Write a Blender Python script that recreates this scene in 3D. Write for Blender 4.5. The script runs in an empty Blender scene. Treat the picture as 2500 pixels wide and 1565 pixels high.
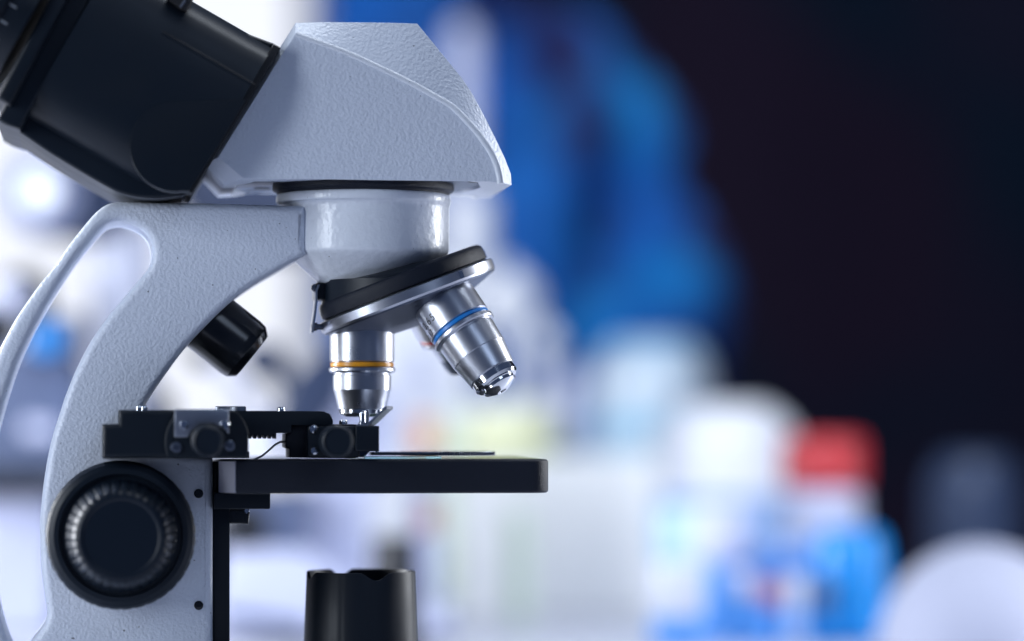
import bpy, bmesh, math, random
from mathutils import Vector, Matrix
random.seed(7)
C = bpy.context.scene.collection
SC = bpy.context.scene

# ------------------------------------------------------------------ camera, light, exposure
FPX, CX, HY, CAMY, CAMZ = 7700.0, 1250.0, 1050.0, -1.1, 0.115
cam_d = bpy.data.cameras.new('camera'); cam = bpy.data.objects.new('camera', cam_d); C.objects.link(cam)
cam.location = (0, CAMY, CAMZ); cam.rotation_euler = (math.radians(90), 0, 0)
cam_d.sensor_width = 36; cam_d.lens = FPX / 2500 * 36
cam_d.shift_y = (HY - 782.5) / 2500
cam_d.clip_start = 0.02; cam_d.clip_end = 60
cam_d.dof.use_dof = True; cam_d.dof.focus_distance = 1.078; cam_d.dof.aperture_fstop = cam_d.lens / 38.0
SC.camera = cam

w = bpy.data.worlds.new('World'); SC.world = w; w.use_nodes = True
wb = w.node_tree.nodes['Background']
wb.inputs[0].default_value = (0.30, 0.45, 0.90, 1); wb.inputs[1].default_value = 0.13

def area(name, loc, aim, sx, sy, power, col):
    d = bpy.data.lights.new(name, 'AREA'); d.shape = 'RECTANGLE'; d.size = sx; d.size_y = sy
    d.energy = power; d.color = col
    o = bpy.data.objects.new(name, d); C.objects.link(o); o.location = loc
    o.rotation_euler = (Vector(aim) - Vector(loc)).to_track_quat('-Z', 'Y').to_euler()
    return o
area('key_lamp', (-1.05, -0.66, 0.36), (-0.06, 0, 0.15), 0.22, 0.85, 10.5, (0.84, 0.91, 1.0))
area('left_lamp', (-0.95, 0.36, 0.30), (-0.06, 0, 0.15), 0.18, 0.60, 18.0, (0.92, 0.95, 1.0))
area('side_lamp', (0.62, 0.36, 0.30), (-0.05, 0, 0.16), 0.16, 0.55, 6.0, (0.92, 0.95, 1.0))
area('fill_lamp', (0.55, -1.25, 0.95), (-0.05, 0, 0.15), 0.5, 0.5, 2.2, (0.62, 0.76, 1.0))
area('bench_fill_lamp', (0.15, 0.10, 1.15), (0.1, 1.15, 0.1), 0.8, 0.4, 13.5, (0.84, 0.91, 1.0))  # unseen lamp added overhead to light the things behind

SC.view_settings.view_transform = 'Standard'; SC.view_settings.look = 'None'
SC.view_settings.exposure = 0.0; SC.view_settings.gamma = 1.0; SC.view_settings.use_curve_mapping = False
SC.cycles.use_denoising = True
SC.cycles.max_bounces = 8; SC.cycles.sample_clamp_indirect = 6.0
SC.cycles.caustics_reflective = False; SC.cycles.caustics_refractive = False

# ------------------------------------------------------------------ helpers
def lin(h):
    h = h.lstrip('#'); r = []
    for i in (0, 2, 4):
        c = int(h[i:i+2], 16) / 255
        r.append(c / 12.92 if c <= 0.04045 else ((c + 0.055) / 1.055) ** 2.4)
    return (*r, 1)

def mat(name, col, rough=0.5, metal=0.0, bump=None, spec=0.5, coat=0.0, var=0.0, emit=0.0, trans=0.0, fine=None, speck=False):
    m = bpy.data.materials.new(name); m.use_nodes = True
    nt = m.node_tree; p = nt.nodes['Principled BSDF']
    c = lin(col) if isinstance(col, str) else (*col, 1)
    p.inputs['Base Color'].default_value = c; p.inputs['Roughness'].default_value = rough
    p.inputs['Metallic'].default_value = metal; p.inputs['Specular IOR Level'].default_value = spec
    p.inputs['Coat Weight'].default_value = coat; p.inputs['Transmission Weight'].default_value = trans
    p.inputs['Coat Roughness'].default_value = 0.12
    if emit:
        p.inputs['Emission Color'].default_value = c; p.inputs['Emission Strength'].default_value = emit; p.inputs['Base Color'].default_value = (.03, .03, .035, 1)
    tc = nt.nodes.new('ShaderNodeTexCoord')
    if var:
        n = nt.nodes.new('ShaderNodeTexNoise'); n.inputs['Scale'].default_value = 60; n.inputs['Detail'].default_value = 5
        nt.links.new(tc.outputs['Object'], n.inputs['Vector'])
        mx = nt.nodes.new('ShaderNodeMix'); mx.data_type = 'RGBA'
        mx.inputs['A'].default_value = c; mx.inputs['B'].default_value = (c[0]*(1-var), c[1]*(1-var), c[2]*(1-var), 1)
        nt.links.new(n.outputs['Fac'], mx.inputs['Factor']); nt.links.new(mx.outputs['Result'], p.inputs['Base Color'])
        mr = nt.nodes.new('ShaderNodeMapRange'); mr.inputs['To Min'].default_value = max(0.02, rough-0.08); mr.inputs['To Max'].default_value = rough+0.1
        nt.links.new(n.outputs['Fac'], mr.inputs['Value']); nt.links.new(mr.outputs['Result'], p.inputs['Roughness'])
    if speck:
        n2 = nt.nodes.new('ShaderNodeTexNoise'); n2.inputs['Scale'].default_value = 800; n2.inputs['Detail'].default_value = 0
        nt.links.new(tc.outputs['Object'], n2.inputs['Vector'])
        r2 = nt.nodes.new('ShaderNodeMapRange'); r2.inputs['From Min'].default_value = .860; r2.inputs['From Max'].default_value = .885; r2.inputs['To Max'].default_value = .75
        nt.links.new(n2.outputs['Fac'], r2.inputs['Value'])
        m3 = nt.nodes.new('ShaderNodeMix'); m3.data_type = 'RGBA'; m3.inputs['B'].default_value = (.03, .03, .04, 1)
        nt.links.new(r2.outputs['Result'], m3.inputs['Factor']); nt.links.new(p.inputs['Base Color'].links[0].from_socket, m3.inputs['A']); nt.links.new(m3.outputs['Result'], p.inputs['Base Color'])
    prev = None
    for b in (bump, fine):
        if not b: continue
        sc, st, dist = b
        n = nt.nodes.new('ShaderNodeTexNoise'); n.inputs['Scale'].default_value = sc; n.inputs['Detail'].default_value = 1.5
        n.inputs['Distortion'].default_value = 0.0
        nt.links.new(tc.outputs['Object'], n.inputs['Vector'])
        bp = nt.nodes.new('ShaderNodeBump'); bp.inputs['Strength'].default_value = st; bp.inputs['Distance'].default_value = dist
        nt.links.new(n.outputs['Fac'], bp.inputs['Height'])
        if prev: nt.links.new(prev.outputs['Normal'], bp.inputs['Normal'])
        prev = bp
    if prev: nt.links.new(prev.outputs['Normal'], p.inputs['Normal'])
    return m

M = {}
M['paint'] = mat('wrinkle_white_paint', (0.64, 0.69, 0.79), 0.34, bump=(930, 0.31, 0.0010), fine=(1900, 0.16, 0.0004), var=0.04, speck=True)
M['paint_gloss'] = mat('smooth_white_paint', (0.66, 0.70, 0.77), 0.26, bump=(430, 0.22, 0.0009), fine=(1500, 0.14, 0.0004), var=0.04, speck=True)
M['black'] = mat('black_plastic', (0.004, 0.0085, 0.016), 0.42, fine=(5200, 0.14, 0.0002), var=0.25, spec=0.28)
M['black_soft'] = mat('soft_black_plastic', (0.0045, 0.0095, 0.018), 0.42, var=0.2, spec=0.28)
M['black_knob'] = mat('moulded_knob_plastic', (0.0045, 0.009, 0.017), 0.36, spec=0.24)
M['black_gloss'] = mat('glossy_black_plastic', (0.008, 0.010, 0.014), 0.20, var=0.2)
M['black_grain'] = mat('grained_black_paint', (0.005, 0.008, 0.017), 0.44, fine=(3300, 0.55, 0.0004), spec=0.28)
M['metal'] = mat('satin_aluminium', (0.52, 0.54, 0.60), 0.29, 1.0, fine=(6500, 0.12, 0.0001), var=0.05)
M['metal_dark'] = mat('dull_aluminium', (0.12, 0.14, 0.19), 0.42, 1.0, fine=(4200, 0.14, 0.0002), var=0.1)
M['chrome'] = mat('polished_steel', (0.66, 0.68, 0.72), 0.12, 1.0)
M['steel'] = mat('brushed_steel', (0.42, 0.45, 0.52), 0.34, 1.0, var=0.15)
M['yellow'] = mat('yellow_band_paint', (0.72, 0.30, 0.012), 0.32)
M['blue'] = mat('blue_band_paint', (0.010, 0.20, 0.62), 0.32)
M['red'] = mat('red_band_paint', (0.40, 0.02, 0.03), 0.35)
M['ink'] = mat('black_ink', (0.006, 0.006, 0.008), 0.5)
M['glass'] = mat('slide_glass', (0.55, 0.85, 0.80), 0.05, trans=0.9)
M['lens'] = mat('lens_glass', (0.02, 0.025, 0.05), 0.04, spec=0.8)
M['grey_plate'] = mat('grey_cast_plate', (0.13, 0.17, 0.26), 0.45, fine=(2600, 0.15, 0.0003))
M['tick'] = mat('grey_marking_paint', (0.16, 0.18, 0.21), 0.5)
M['bracket'] = mat('slate_bracket_paint', (0.30, 0.37, 0.55), 0.5)
M['brushed'] = mat('brushed_bright_steel', (0.72, 0.73, 0.88), 0.52, 1.0, var=0.25)

PSI, X0 = math.radians(7.5), (884 - CX) / 7000
RZ = Matrix.Rotation(PSI, 3, 'Z'); RZI = RZ.inverted(); ORG = Vector((X0, 0, 0)); CAMP = Vector((0, CAMY, CAMZ))
def UP(px, py, yl):
    """point of the microscope's local plane y = yl that the pixel sees, in the microscope's own coordinates"""
    o = RZI @ (CAMP - ORG); d = RZI @ Vector(((px - CX) / FPX, 1, (HY - py) / FPX))
    return o + d * ((yl - o.y) / d.y)
def at(px, py, D):
    return Vector(((px - CX) * D / FPX, CAMY + D, CAMZ + (HY - py) * D / FPX))

def finish(name, me, material, parent, angle=35):
    for p in me.polygons: p.use_smooth = True
    me.set_sharp_from_angle(angle=math.radians(angle))
    o = bpy.data.objects.new(name, me); C.objects.link(o)
    me.materials.clear(); me.materials.append(material)
    if parent: o.parent = parent
    return o
def from_bm(name, bm, material, parent, angle=35):
    bmesh.ops.recalc_face_normals(bm, faces=bm.faces)
    me = bpy.data.meshes.new(name); bm.to_mesh(me); bm.free()
    return finish(name, me, material, parent, angle)

def frame(d, ref=None):
    d = Vector(d).normalized(); ref = Vector(ref or ((0, 0, 1) if abs(d.z) < 0.9 else (1, 0, 0)))
    u = (ref - d * ref.dot(d)).normalized(); v = d.cross(u)
    return u, v, d
def add_lathe(bm, o, d, prof, seg=96, ref=None, rfun=None, cap=True):
    u, v, d = frame(d, ref); o = Vector(o); rings = []
    for (r, h) in prof:
        if r <= 1e-7: rings.append([bm.verts.new(o + d * h)])
        else:
            ring = []
            for i in range(seg):
                a = 2 * math.pi * i / seg; rr, hh = (r, h) if rfun is None else rfun(r, h, a)
                ring.append(bm.verts.new(o + d * hh + (u * math.cos(a) + v * math.sin(a)) * rr))
            rings.append(ring)
    for A, B in zip(rings[:-1], rings[1:]):
        for i in range(seg):
            j = (i + 1) % seg
            if len(A) == 1 and len(B) == 1: continue
            if len(A) == 1: bm.faces.new((A[0], B[i], B[j]))
            elif len(B) == 1: bm.faces.new((A[i], A[j], B[0]))
            else: bm.faces.new((A[i], A[j], B[j], B[i]))
    if cap:
        for R in (rings[0], rings[-1]):
            if len(R) > 1: bm.faces.new(R)
def lathe(name, o, d, prof, material, parent, seg=96, angle=30, **k):
    bm = bmesh.new(); add_lathe(bm, o, d, prof, seg, **k)
    return from_bm(name, bm, material, parent, angle)
def rounded(prof, r):
    """round the corners of a lathe profile"""
    out = [prof[0]]
    for a, b, c in zip(prof[:-2], prof[1:-1], prof[2:]):
        va, vc = Vector(a) - Vector(b), Vector(c) - Vector(b)
        la, lc = va.length, vc.length
        if la < 1e-9 or lc < 1e-9: continue
        k = min(r, la * .45, lc * .45); pa, pc = Vector(b) + va / la * k, Vector(b) + vc / lc * k
        for t in (0, .25, .5, .75, 1):
            out.append(tuple(pa * (1-t)**2 + Vector(b) * 2*t*(1-t) + pc * t*t))
    out.append(prof[-1]); return out
def add_box(bm, lo, hi, bevel=0.0, seg=2, mtx=None):
    r = bmesh.ops.create_cube(bm, size=1); vs = r['verts']
    for v in vs:
        v.co = Vector([lo[i] + (v.co[i] + .5) * (hi[i] - lo[i]) for i in range(3)])
    if bevel:
        es = list({e for v in vs for e in v.link_edges})
        rr = bmesh.ops.bevel(bm, geom=es, offset=bevel, segments=seg, affect='EDGES', profile=.5)
        vs = list({v for f in rr['faces'] for v in f.verts} | {v for v in vs if v.is_valid})
    if mtx is not None:
        for v in vs: v.co = mtx @ v.co
def box(name, lo, hi, material, parent, bevel=0.0, seg=2, mtx=None):
    lo, hi = [min(a, b) for a, b in zip(lo, hi)], [max(a, b) for a, b in zip(lo, hi)]
    bm = bmesh.new(); add_box(bm, lo, hi, bevel, seg, mtx)
    return from_bm(name, bm, material, parent, 30)
def add_tube(bm, pts, r, seg=10):
    pts = [Vector(p) for p in pts]; rs = r if isinstance(r, (list, tuple)) else [r] * len(pts); rings = []
    t0 = (pts[1] - pts[0]).normalized(); u, v, _ = frame(t0)
    for i, p in enumerate(pts):
        t = (pts[min(i+1, len(pts)-1)] - pts[max(i-1, 0)]).normalized()
        u = (u - t * u.dot(t)).normalized(); v = t.cross(u)
        rings.append([bm.verts.new(p + (u*math.cos(2*math.pi*k/seg) + v*math.sin(2*math.pi*k/seg)) * rs[i]) for k in range(seg)])
    for A, B in zip(rings[:-1], rings[1:]):
        for i in range(seg): bm.faces.new((A[i], A[(i+1) % seg], B[(i+1) % seg], B[i]))
    bm.faces.new(rings[0]); bm.faces.new(rings[-1])
def tube(name, pts, r, material, parent, seg=12):
    bm = bmesh.new(); add_tube(bm, pts, r, seg); return from_bm(name, bm, material, parent, 40)
def crv(pts, n=6, closed=True):
    """Catmull-Rom through the points; a point with a third value is a sharp corner"""
    N = len(pts); P = [Vector(p[:2]) for p in pts]; sharp = [len(p) > 2 for p in pts]; out = []
    for i in range(N if closed else N - 1):
        p1, p2 = P[i], P[(i+1) % N]
        p0 = P[(i-1) % N] if (closed or i > 0) else p1
        p3 = P[(i+2) % N] if (closed or i + 2 < N) else p2
        m1 = (p2 - p1) if sharp[i] else (p2 - p0) * .5
        m2 = (p2 - p1) if sharp[(i+1) % N] else (p3 - p1) * .5
        L = (p2 - p1).length
        m1 = m1 * min(1, L / max(m1.length, 1e-9) * 1.0) if m1.length > L else m1
        m2 = m2 * min(1, L / max(m2.length, 1e-9) * 1.0) if m2.length > L else m2
        k = 1 if (sharp[i] and sharp[(i+1) % N]) else n
        for j in range(k):
            t = j / k; h = (2*t**3 - 3*t*t + 1, t**3 - 2*t*t + t, -2*t**3 + 3*t*t, t**3 - t*t)
            out.append(tuple(p1*h[0] + m1*h[1] + p2*h[2] + m2*h[3]))
    return out
def plate2d(loops, half, bevel, bres=4):
    """solid from 2D loops (the second and later ones are holes), rounded on both sides"""
    cu = bpy.data.curves.new('outline', 'CURVE'); cu.dimensions = '2D'; cu.fill_mode = 'BOTH'
    for L in loops:
        s = cu.splines.new('POLY'); s.points.add(len(L) - 1)
        for p, q in zip(s.points, L): p.co = (q[0], q[1], 0, 1)
        s.use_cyclic_u = True
    cu.extrude = half - bevel; cu.bevel_depth = bevel; cu.bevel_resolution = bres; cu.offset = -bevel
    ob = bpy.data.objects.new('outline', cu); C.objects.link(ob)
    dg = bpy.context.evaluated_depsgraph_get(); me = bpy.data.meshes.new_from_object(ob.evaluated_get(dg))
    bpy.data.objects.remove(ob); bpy.data.curves.remove(cu)
    bm = bmesh.new(); bm.from_mesh(me); bmesh.ops.remove_doubles(bm, verts=bm.verts, dist=1e-6)
    bmesh.ops.recalc_face_normals(bm, faces=bm.faces); bm.to_mesh(me); bm.free()
    return me
def slab(name, loops, y0, y1, bevel, material, parent, un=None, bres=4, angle=40):
    """outline in pixels seen on the near plane y0, carried back to y1"""
    un = un or UP
    L = [[(un(p[0], p[1], y0).x, un(p[0], p[1], y0).z) for p in lp] for lp in loops]
    me = plate2d(L, (y1 - y0) / 2, bevel, bres)
    me.transform(Matrix.Translation((0, (y0 + y1) / 2, 0)) @ Matrix.Rotation(math.radians(90), 4, 'X'))
    return finish(name, me, material, parent, angle)
def planform(name, pts, z0, z1, bevel, material, parent, bres=3, angle=40):
    me = plate2d([pts], (z1 - z0) / 2, bevel, bres); me.transform(Matrix.Translation((0, 0, (z0 + z1) / 2)))
    return finish(name, me, material, parent, angle)
def remeshed(bm, voxel, iters):
    bmesh.ops.recalc_face_normals(bm, faces=bm.faces)
    me = bpy.data.meshes.new('raw'); bm.to_mesh(me); bm.free()
    ob = bpy.data.objects.new('raw', me); C.objects.link(ob)
    a = ob.modifiers.new('r', 'REMESH'); a.mode = 'VOXEL'; a.voxel_size = voxel
    b = ob.modifiers.new('s', 'SMOOTH'); b.factor = .5; b.iterations = iters
    dg = bpy.context.evaluated_depsgraph_get(); out = bpy.data.meshes.new_from_object(ob.evaluated_get(dg))
    bpy.data.objects.remove(ob); bpy.data.meshes.remove(me)
    return out

def tag(o, label, cat, group=None):
    o['label'] = label; o['category'] = cat
    if group: o['group'] = group
    return o
def thing(name, label, cat, loc=(0, 0, 0), rz=0.0, group=None):
    o = bpy.data.objects.new(name, None); o.empty_display_size = .02; C.objects.link(o)
    o.location = loc; o.rotation_euler = (0, 0, rz); return tag(o, label, cat, group)
def struct(o): o['kind'] = 'structure'; return o
K = 1 / 7000.0                      # metres per pixel on the optical axis

# ------------------------------------------------------------------ setting: bench top and dark wall
M['bench'] = mat('pale_bench_laminate', (0.60, 0.62, 0.72), 0.35, var=0.08, bump=(900, 0.05, 0.0002))
M['wall'] = mat('dark_wall_paint', (0.010, 0.014, 0.022), 0.9, spec=0.1)
nt = M['wall'].node_tree; pb = nt.nodes['Principled BSDF']; tc = nt.nodes.new('ShaderNodeTexCoord'); no = nt.nodes.new('ShaderNodeTexNoise')
no.inputs['Scale'].default_value = 3.2; no.inputs['Detail'].default_value = 1; mx = nt.nodes.new('ShaderNodeMix'); mx.data_type = 'RGBA'
mx.inputs['A'].default_value = (0.009, 0.022, 0.042, 1); mx.inputs['B'].default_value = (0.031, 0.020, 0.040, 1); mr = nt.nodes.new('ShaderNodeMapRange')
mr.inputs['From Min'].default_value = .38; mr.inputs['From Max'].default_value = .62
nt.links.new(tc.outputs['Object'], no.inputs['Vector']); nt.links.new(no.outputs['Fac'], mr.inputs['Value']); nt.links.new(mr.outputs['Result'], mx.inputs['Factor']); nt.links.new(mx.outputs['Result'], pb.inputs['Base Color'])
struct(box('bench_top', (-1.3, -0.30, -0.03), (1.3, 1.22, 0), M['bench'], None, 0.004))
struct(box('wall', (-3.2, 2.70, -0.9), (3.2, 2.80, 2.4), M['wall'], None))

# ------------------------------------------------------------------ the microscope
scope = thing('microscope', 'white microscope in sharp focus with black eyepiece body, three objectives and black stage', 'microscope', (X0, 0, 0), PSI)

# arm with its open carrying handle
outer = [(747,512,1),(741,503),(600,498),(450,494.5),(330,493),(286,493),(260,499),(234,518),(204,552),(166,601),(132,650),(94,697),(66,736),(38,778),(15,820),(-4,858),
         (-40,960),(-70,1080),(-85,1200),(-85,1320),(-72,1440),(-40,1560),(10,1640,1),(10,1720,1),(520,1720,1),(520,1118,1),(430,1108),(372,1085),(350,1045),(352,1000),(369,966),(407,910),(452,850),(509,789),(565,736),(622,695),(679,661),(720,637),(747,622,1)]
hole = [(290,540),(262,547),(243,564),(213,600),(180,642),(147,692),(117,740),(88,792),(62,844),(40,895),(21,951),(5,1005),(-14,1080),(-25,1200),(-25,1320),(-14,1430),(5,1520),(30,1585),(60,1590),
        (82,1562),(99,1540),(110,1521),(115,1497),(107,1438),(100,1377),(97,1284),(100,1238),(109,1161),(120,1100),(131,1055),(147,1006),(160,966),(186,902),(223,831),(260,778),(297,733),(333,691),(357,662),(369,640),(372,612),(368,590),(358,572),(340,556),(316,545)]
arm = slab('arm', [crv(outer), crv(hole)], -0.018, 0.018, 0.0028, M['paint'], scope, bres=6, angle=60)
# head
yS, yM = -0.034, -0.0285
ridge = [(722,82),(760,96),(815,115),(869,137),(935,168),(995,197),(1050,227),(1101,257),(1130,284),(1157,313),(1180,342),(1200,373),(1213,402),(1220,430),(1222,446)]
outl  = [(722,56),(790,54),(850,54.5),(910,55),(968,56),(1019,58),(1052,98),(1101,158),(1128,191),(1151,225),(1178,275),(1208,335),(1232,385),(1247,424),(1249,452)]
tail_s = [(1195,443),(1000,441),(800,438),(594,435),(533,384),(580,308),(630,228),(678,150)]
tail_m = [(1195,443),(1000,441),(800,438),(548,452),(499,402),(562,308),(616,222),(670,137)]
def head_loop(pts, y, mirror=False):
    L = [UP(p[0], p[1], y) for p in pts]
    return [Vector((v.x, -v.y if mirror else v.y, v.z)) for v in L]
bm = bmesh.new()
loops = [head_loop(ridge + tail_s, yS), head_loop(outl + tail_m, yM), head_loop(outl + tail_m, yM, True), head_loop(ridge + tail_s, yS, True)]
V = [[bm.verts.new(c) for c in L] for L in loops]
for A, B in zip(V[:-1], V[1:]):
    for i in range(len(A)):
        j = (i + 1) % len(A); bm.faces.new((A[i], A[j], B[j], B[i]))
bm.faces.new(V[0]); bm.faces.new(V[-1])
bmesh.ops.recalc_face_normals(bm, faces=bm.faces); me = bpy.data.meshes.new('head'); bm.to_mesh(me); bm.free()
# recess in the underside
zb = UP(900, 440, yS).z
xa, xb = UP(600, 440, yS).x, UP(1196, 440, yS).x
head = finish('head_housing', me, M['paint'], scope, 180)
bm = bmesh.new()
pf = [(xa - .0026, -.0255), (xa + .003, -.0315), (xb - .010, -.0315), (xb - .003, -.024), (xb + .001, 0), (xb - .003, .024), (xb - .010, .0315), (xa + .003, .0315), (xa - .0026, .0255)]
lo = [bm.verts.new((x, y, zb - .006)) for x, y in pf]; hi = [bm.verts.new((x, y, zb + .0035)) for x, y in pf]
bm.faces.new(lo); bm.faces.new(hi)
for i in range(len(pf)): bm.faces.new((lo[i], lo[(i+1) % len(pf)], hi[(i+1) % len(pf)], hi[i]))
bmesh.ops.recalc_face_normals(bm, faces=bm.faces)
mc = bpy.data.meshes.new('cut'); bm.to_mesh(mc); bm.free(); cut = bpy.data.objects.new('cut', mc); C.objects.link(cut)
cut.matrix_world = Matrix.Translation(ORG) @ RZ.to_4x4()
bpy.context.view_layer.update()
bv = head.modifiers.new('v', 'BEVEL'); bv.width = .0016; bv.segments = 5; bv.limit_method = 'ANGLE'; bv.angle_limit = math.radians(18)
bo = head.modifiers.new('b', 'BOOLEAN'); bo.object = cut; bo.operation = 'DIFFERENCE'; bo.solver = 'EXACT'
wn = head.modifiers.new('n', 'WEIGHTED_NORMAL'); wn.keep_sharp = True; wn.weight = 80
bpy.context.view_layer.update()
dg = bpy.context.evaluated_depsgraph_get(); m2 = bpy.data.meshes.new_from_object(head.evaluated_get(dg))
head.modifiers.clear(); old = head.data; head.data = m2; bpy.data.meshes.remove(old)
bpy.data.objects.remove(cut); bpy.data.meshes.remove(mc)
rl = [UP(p[0], p[1], yS) for p in crv(ridge, 5, False) + [ridge[-1]]]
for nm, sy in (('moulded_edge', 1), ('moulded_edge', -1)):
    tube(nm, [Vector((v.x, sy*(v.y + .00062), v.z - .0002)) for v in rl], [.0010 + .0004*i/len(rl) for i in range(len(rl))], M['paint_gloss'], head, 20)
base_plate = planform('base_plate', [(x * 1 + (0.0006 if x < 0 else -0.0006), y * .97) for x, y in pf], zb + .0012, zb + .0034, .0004, M['grey_plate'], scope)
for (px, yy) in ((640, -.024), (1165, -.020), (640, .02)):
    x = UP(px, 440, yy).x
    lathe('plate_screw', (x, yy, zb + .0014), (0, 0, -1), [(0, 0), (.0030, 0), (.0030, .0006), (0, .0006)], M['black_soft'], base_plate, 24)

def zpx(py, y=0.0): return UP(884, py, y).z
def xpx(px, y=0.0): return UP(px, 800, y).x
# dovetail ring, neck
lathe('dovetail_ring', (xpx(887), 0, 0), (0, 0, 1), rounded([(0, zpx(449)), (220*K, zpx(449)), (222*K, zpx(455)), (222*K, zpx(468)), (212*K, zpx(472)), (208*K, zpx(480)), (0, zpx(480))], .0006), M['black_grain'], scope, 128)
bm = bmesh.new()
add_lathe(bm, (xpx(887), 0, 0), (0, 0, 1), [(0, zpx(476)), (209*K, zpx(476)), (212*K, zpx(478)), (213*K, zpx(484)), (213*K, zpx(500)), (0, zpx(501))], 96)
add_lathe(bm, (xpx(897), 0, 0), (0, 0, 1), [(0, zpx(480)), (199*K, zpx(480)), (199*K, zpx(618)), (190*K, zpx(628)), (124*K, zpx(688)), (120*K, zpx(694)), (0, zpx(694))], 128)
me = remeshed(bm, 0.0006, 6)
finish('neck', me, M['paint_gloss'], scope, 180)

# revolving nosepiece
T = math.radians(21.0)
APEX = Vector((0, 0, zpx(433)))
AX = Vector((math.sin(T), 0, -math.cos(T))); UU = Vector((-math.cos(T), 0, -math.sin(T))); VV = Vector((0, -1, 0))
def k2(prof): return [(r*K, h*K) for r, h in prof]
nose = lathe('nosepiece', APEX, AX, k2([(0,322),(223,324),(220,328),(140,357),(120,366),(70,384),(0,388)]), M['metal_dark'], scope, 160)
def grip(r, h, a):
    return (r, h)
lathe('turret_grip', APEX, AX, k2([(0,252),(196,252),(206,254.5),(211,259),(213,265),(215,275),(215,290),(210,293),(0,293)]), M['black_grain'], nose, 160)
lathe('turret_ring', APEX, AX, k2([(0,292.5),(208,292.5),(212,295.5),(221,295.5),(225,298),(226,318),(223,323.5),(0,323.5)]), M['metal'], nose, 160)
bm = bmesh.new()
for k in range(1):
    a = math.radians(122); n = UU*math.cos(a) + VV*math.sin(a); t = AX.cross(n)
    c = APEX + AX*308*K + n*225.5*K
    mt = Matrix((( *t, 0), (*AX, 0), (*n, 0), (0,0,0,1))).transposed(); mt.translation = c
    add_box(bm, (-6*K, -9*K, -2*K), (6*K, 9*K, .8*K), 0, 2, mt)
from_bm('click_notch', bm, M['chrome'], nose)
# black wedge between neck and turret
bm = bmesh.new(); lo, hi = [], []; zt = zpx(687)
for i in range(96):
    a = 2*math.pi*i/96; b = APEX + AX*254*K + (UU*math.cos(a) + VV*math.sin(a))*203*K
    lo.append(bm.verts.new(b)); hi.append(bm.verts.new((b.x, b.y, max(zt, b.z + 1*K))))
bm.faces.new(lo); bm.faces.new(hi)
for i in range(96): bm.faces.new((lo[i], lo[(i+1) % 96], hi[(i+1) % 96], hi[i]))
from_bm('turret_mount', bm, M['black_soft'], nose)
# click spring on the left of the turret
sp = [UP(774,696,-.004), UP(768,712,-.004), UP(768,735,-.004), UP(765,765,-.004), UP(761,790,-.004), UP(759,812,-.004)]
bm = bmesh.new(); rows = [[bm.verts.new((p.x + dx, p.y + dy, p.z)) for dx, dy in ((0,-.004),(.0007,-.004),(.0007,.004),(0,.004))] for p in sp]
for A, B in zip(rows[:-1], rows[1:]):
    for i in range(4): bm.faces.new((A[i], A[(i+1)%4], B[(i+1)%4], B[i]))
bm.faces.new(rows[0]); bm.faces.new(rows[-1])
spring = from_bm('click_spring', bm, M['steel'], scope)
for py in (703,):
    p = UP(772, py, -.004); lathe('spring_screw', p, (-1,0,0), k2([(0,-6),(10,-6),(10,2),(9,8),(5,12),(0,13)]), M['metal_dark'], spring, 32)
p = UP(785, 798, -.004); lathe('spring_pin', p, (-1,0,0), k2([(0,-16),(7,-16),(7,10),(10,12),(10,22),(6,25),(0,26)]), M['metal_dark'], spring, 32)
box('spring_block', UP(771,690,-.006), Vector(UP(800,736,.010)), M['black_soft'], spring, .0006)

def objective(phi, kind):
    a = math.radians(phi)
    d = (AX*math.cos(T) + (UU*math.cos(a) + VV*math.sin(a))*math.sin(T)).normalized()
    if kind == 'blue':
        body = [(0,366),(77,366),(78.5,384),(79,450),(75,452),(74,453),(74,463),(79,464.5),(81,467),(81,474),(78,477),(73,478),(71.5,480),(71.5,483),(73,484.5),(73,486),(70,540),(69,541.5),(60,597),(58.5,599),(57,599),(0,599)]
        tip = [(0,598),(56.5,599),(57,600),(57,616),(52,622),(43,622.5),(41.5,624),(41,629),(43,629.5),(43,633),(40,636),(17,646),(15,646.3),(9,646.3),(9,645.5),(0,645.5)]
    elif kind == 'yellow':
        body = [(0,366),(78,366),(78.5,384),(78.5,449),(75,451),(74,452),(74,463),(79,464.5),(81,467),(81,473),(77,476.5),(70,477.5),(68.5,479),(68.5,483),(71,484.5),(71,487),(70,519),(69.2,520.5),(58.5,565),(57,566),(0,566)]
        tip = [(0,565),(55.5,566),(56,567),(56,576),(55,578),(42,584),(40,585),(12,586),(10,585),(0,585)]
    else:
        body = [(0,366),(77,366),(78,384),(78,438),(74,440),(74,450),(78,452),(79,460),(70,464),(62,470),(58,500),(57,512),(0,512)]
        tip = [(0,511),(57,512),(56,540),(52,556),(40,560),(0,560)]
    o = lathe('objective', APEX, d, k2(body), M['metal'], scope, 128, 22)
    bl, bh = (452.5, 463.3) if kind != 'red' else (440, 450)
    lathe('colour_band', APEX, d, k2([(70,bl),(75.5,bl),(77,bl+2),(77,bh-2),(75.5,bh),(70,bh)]), M[kind], o, 128, cap=False)
    lathe('lens_tip', APEX, d, k2(tip), M['chrome'] if kind != 'red' else M['metal_dark'], o, 128, 22)
    if kind == 'blue': lathe('front_lens', APEX, d, k2([(0,645.6),(8,645.6),(5,646.8),(0,647.2)]), M['lens'], o, 48)
    return o, d
objective(0, 'yellow'); ob_b, d_b = objective(119, 'blue'); objective(240, 'red')
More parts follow.
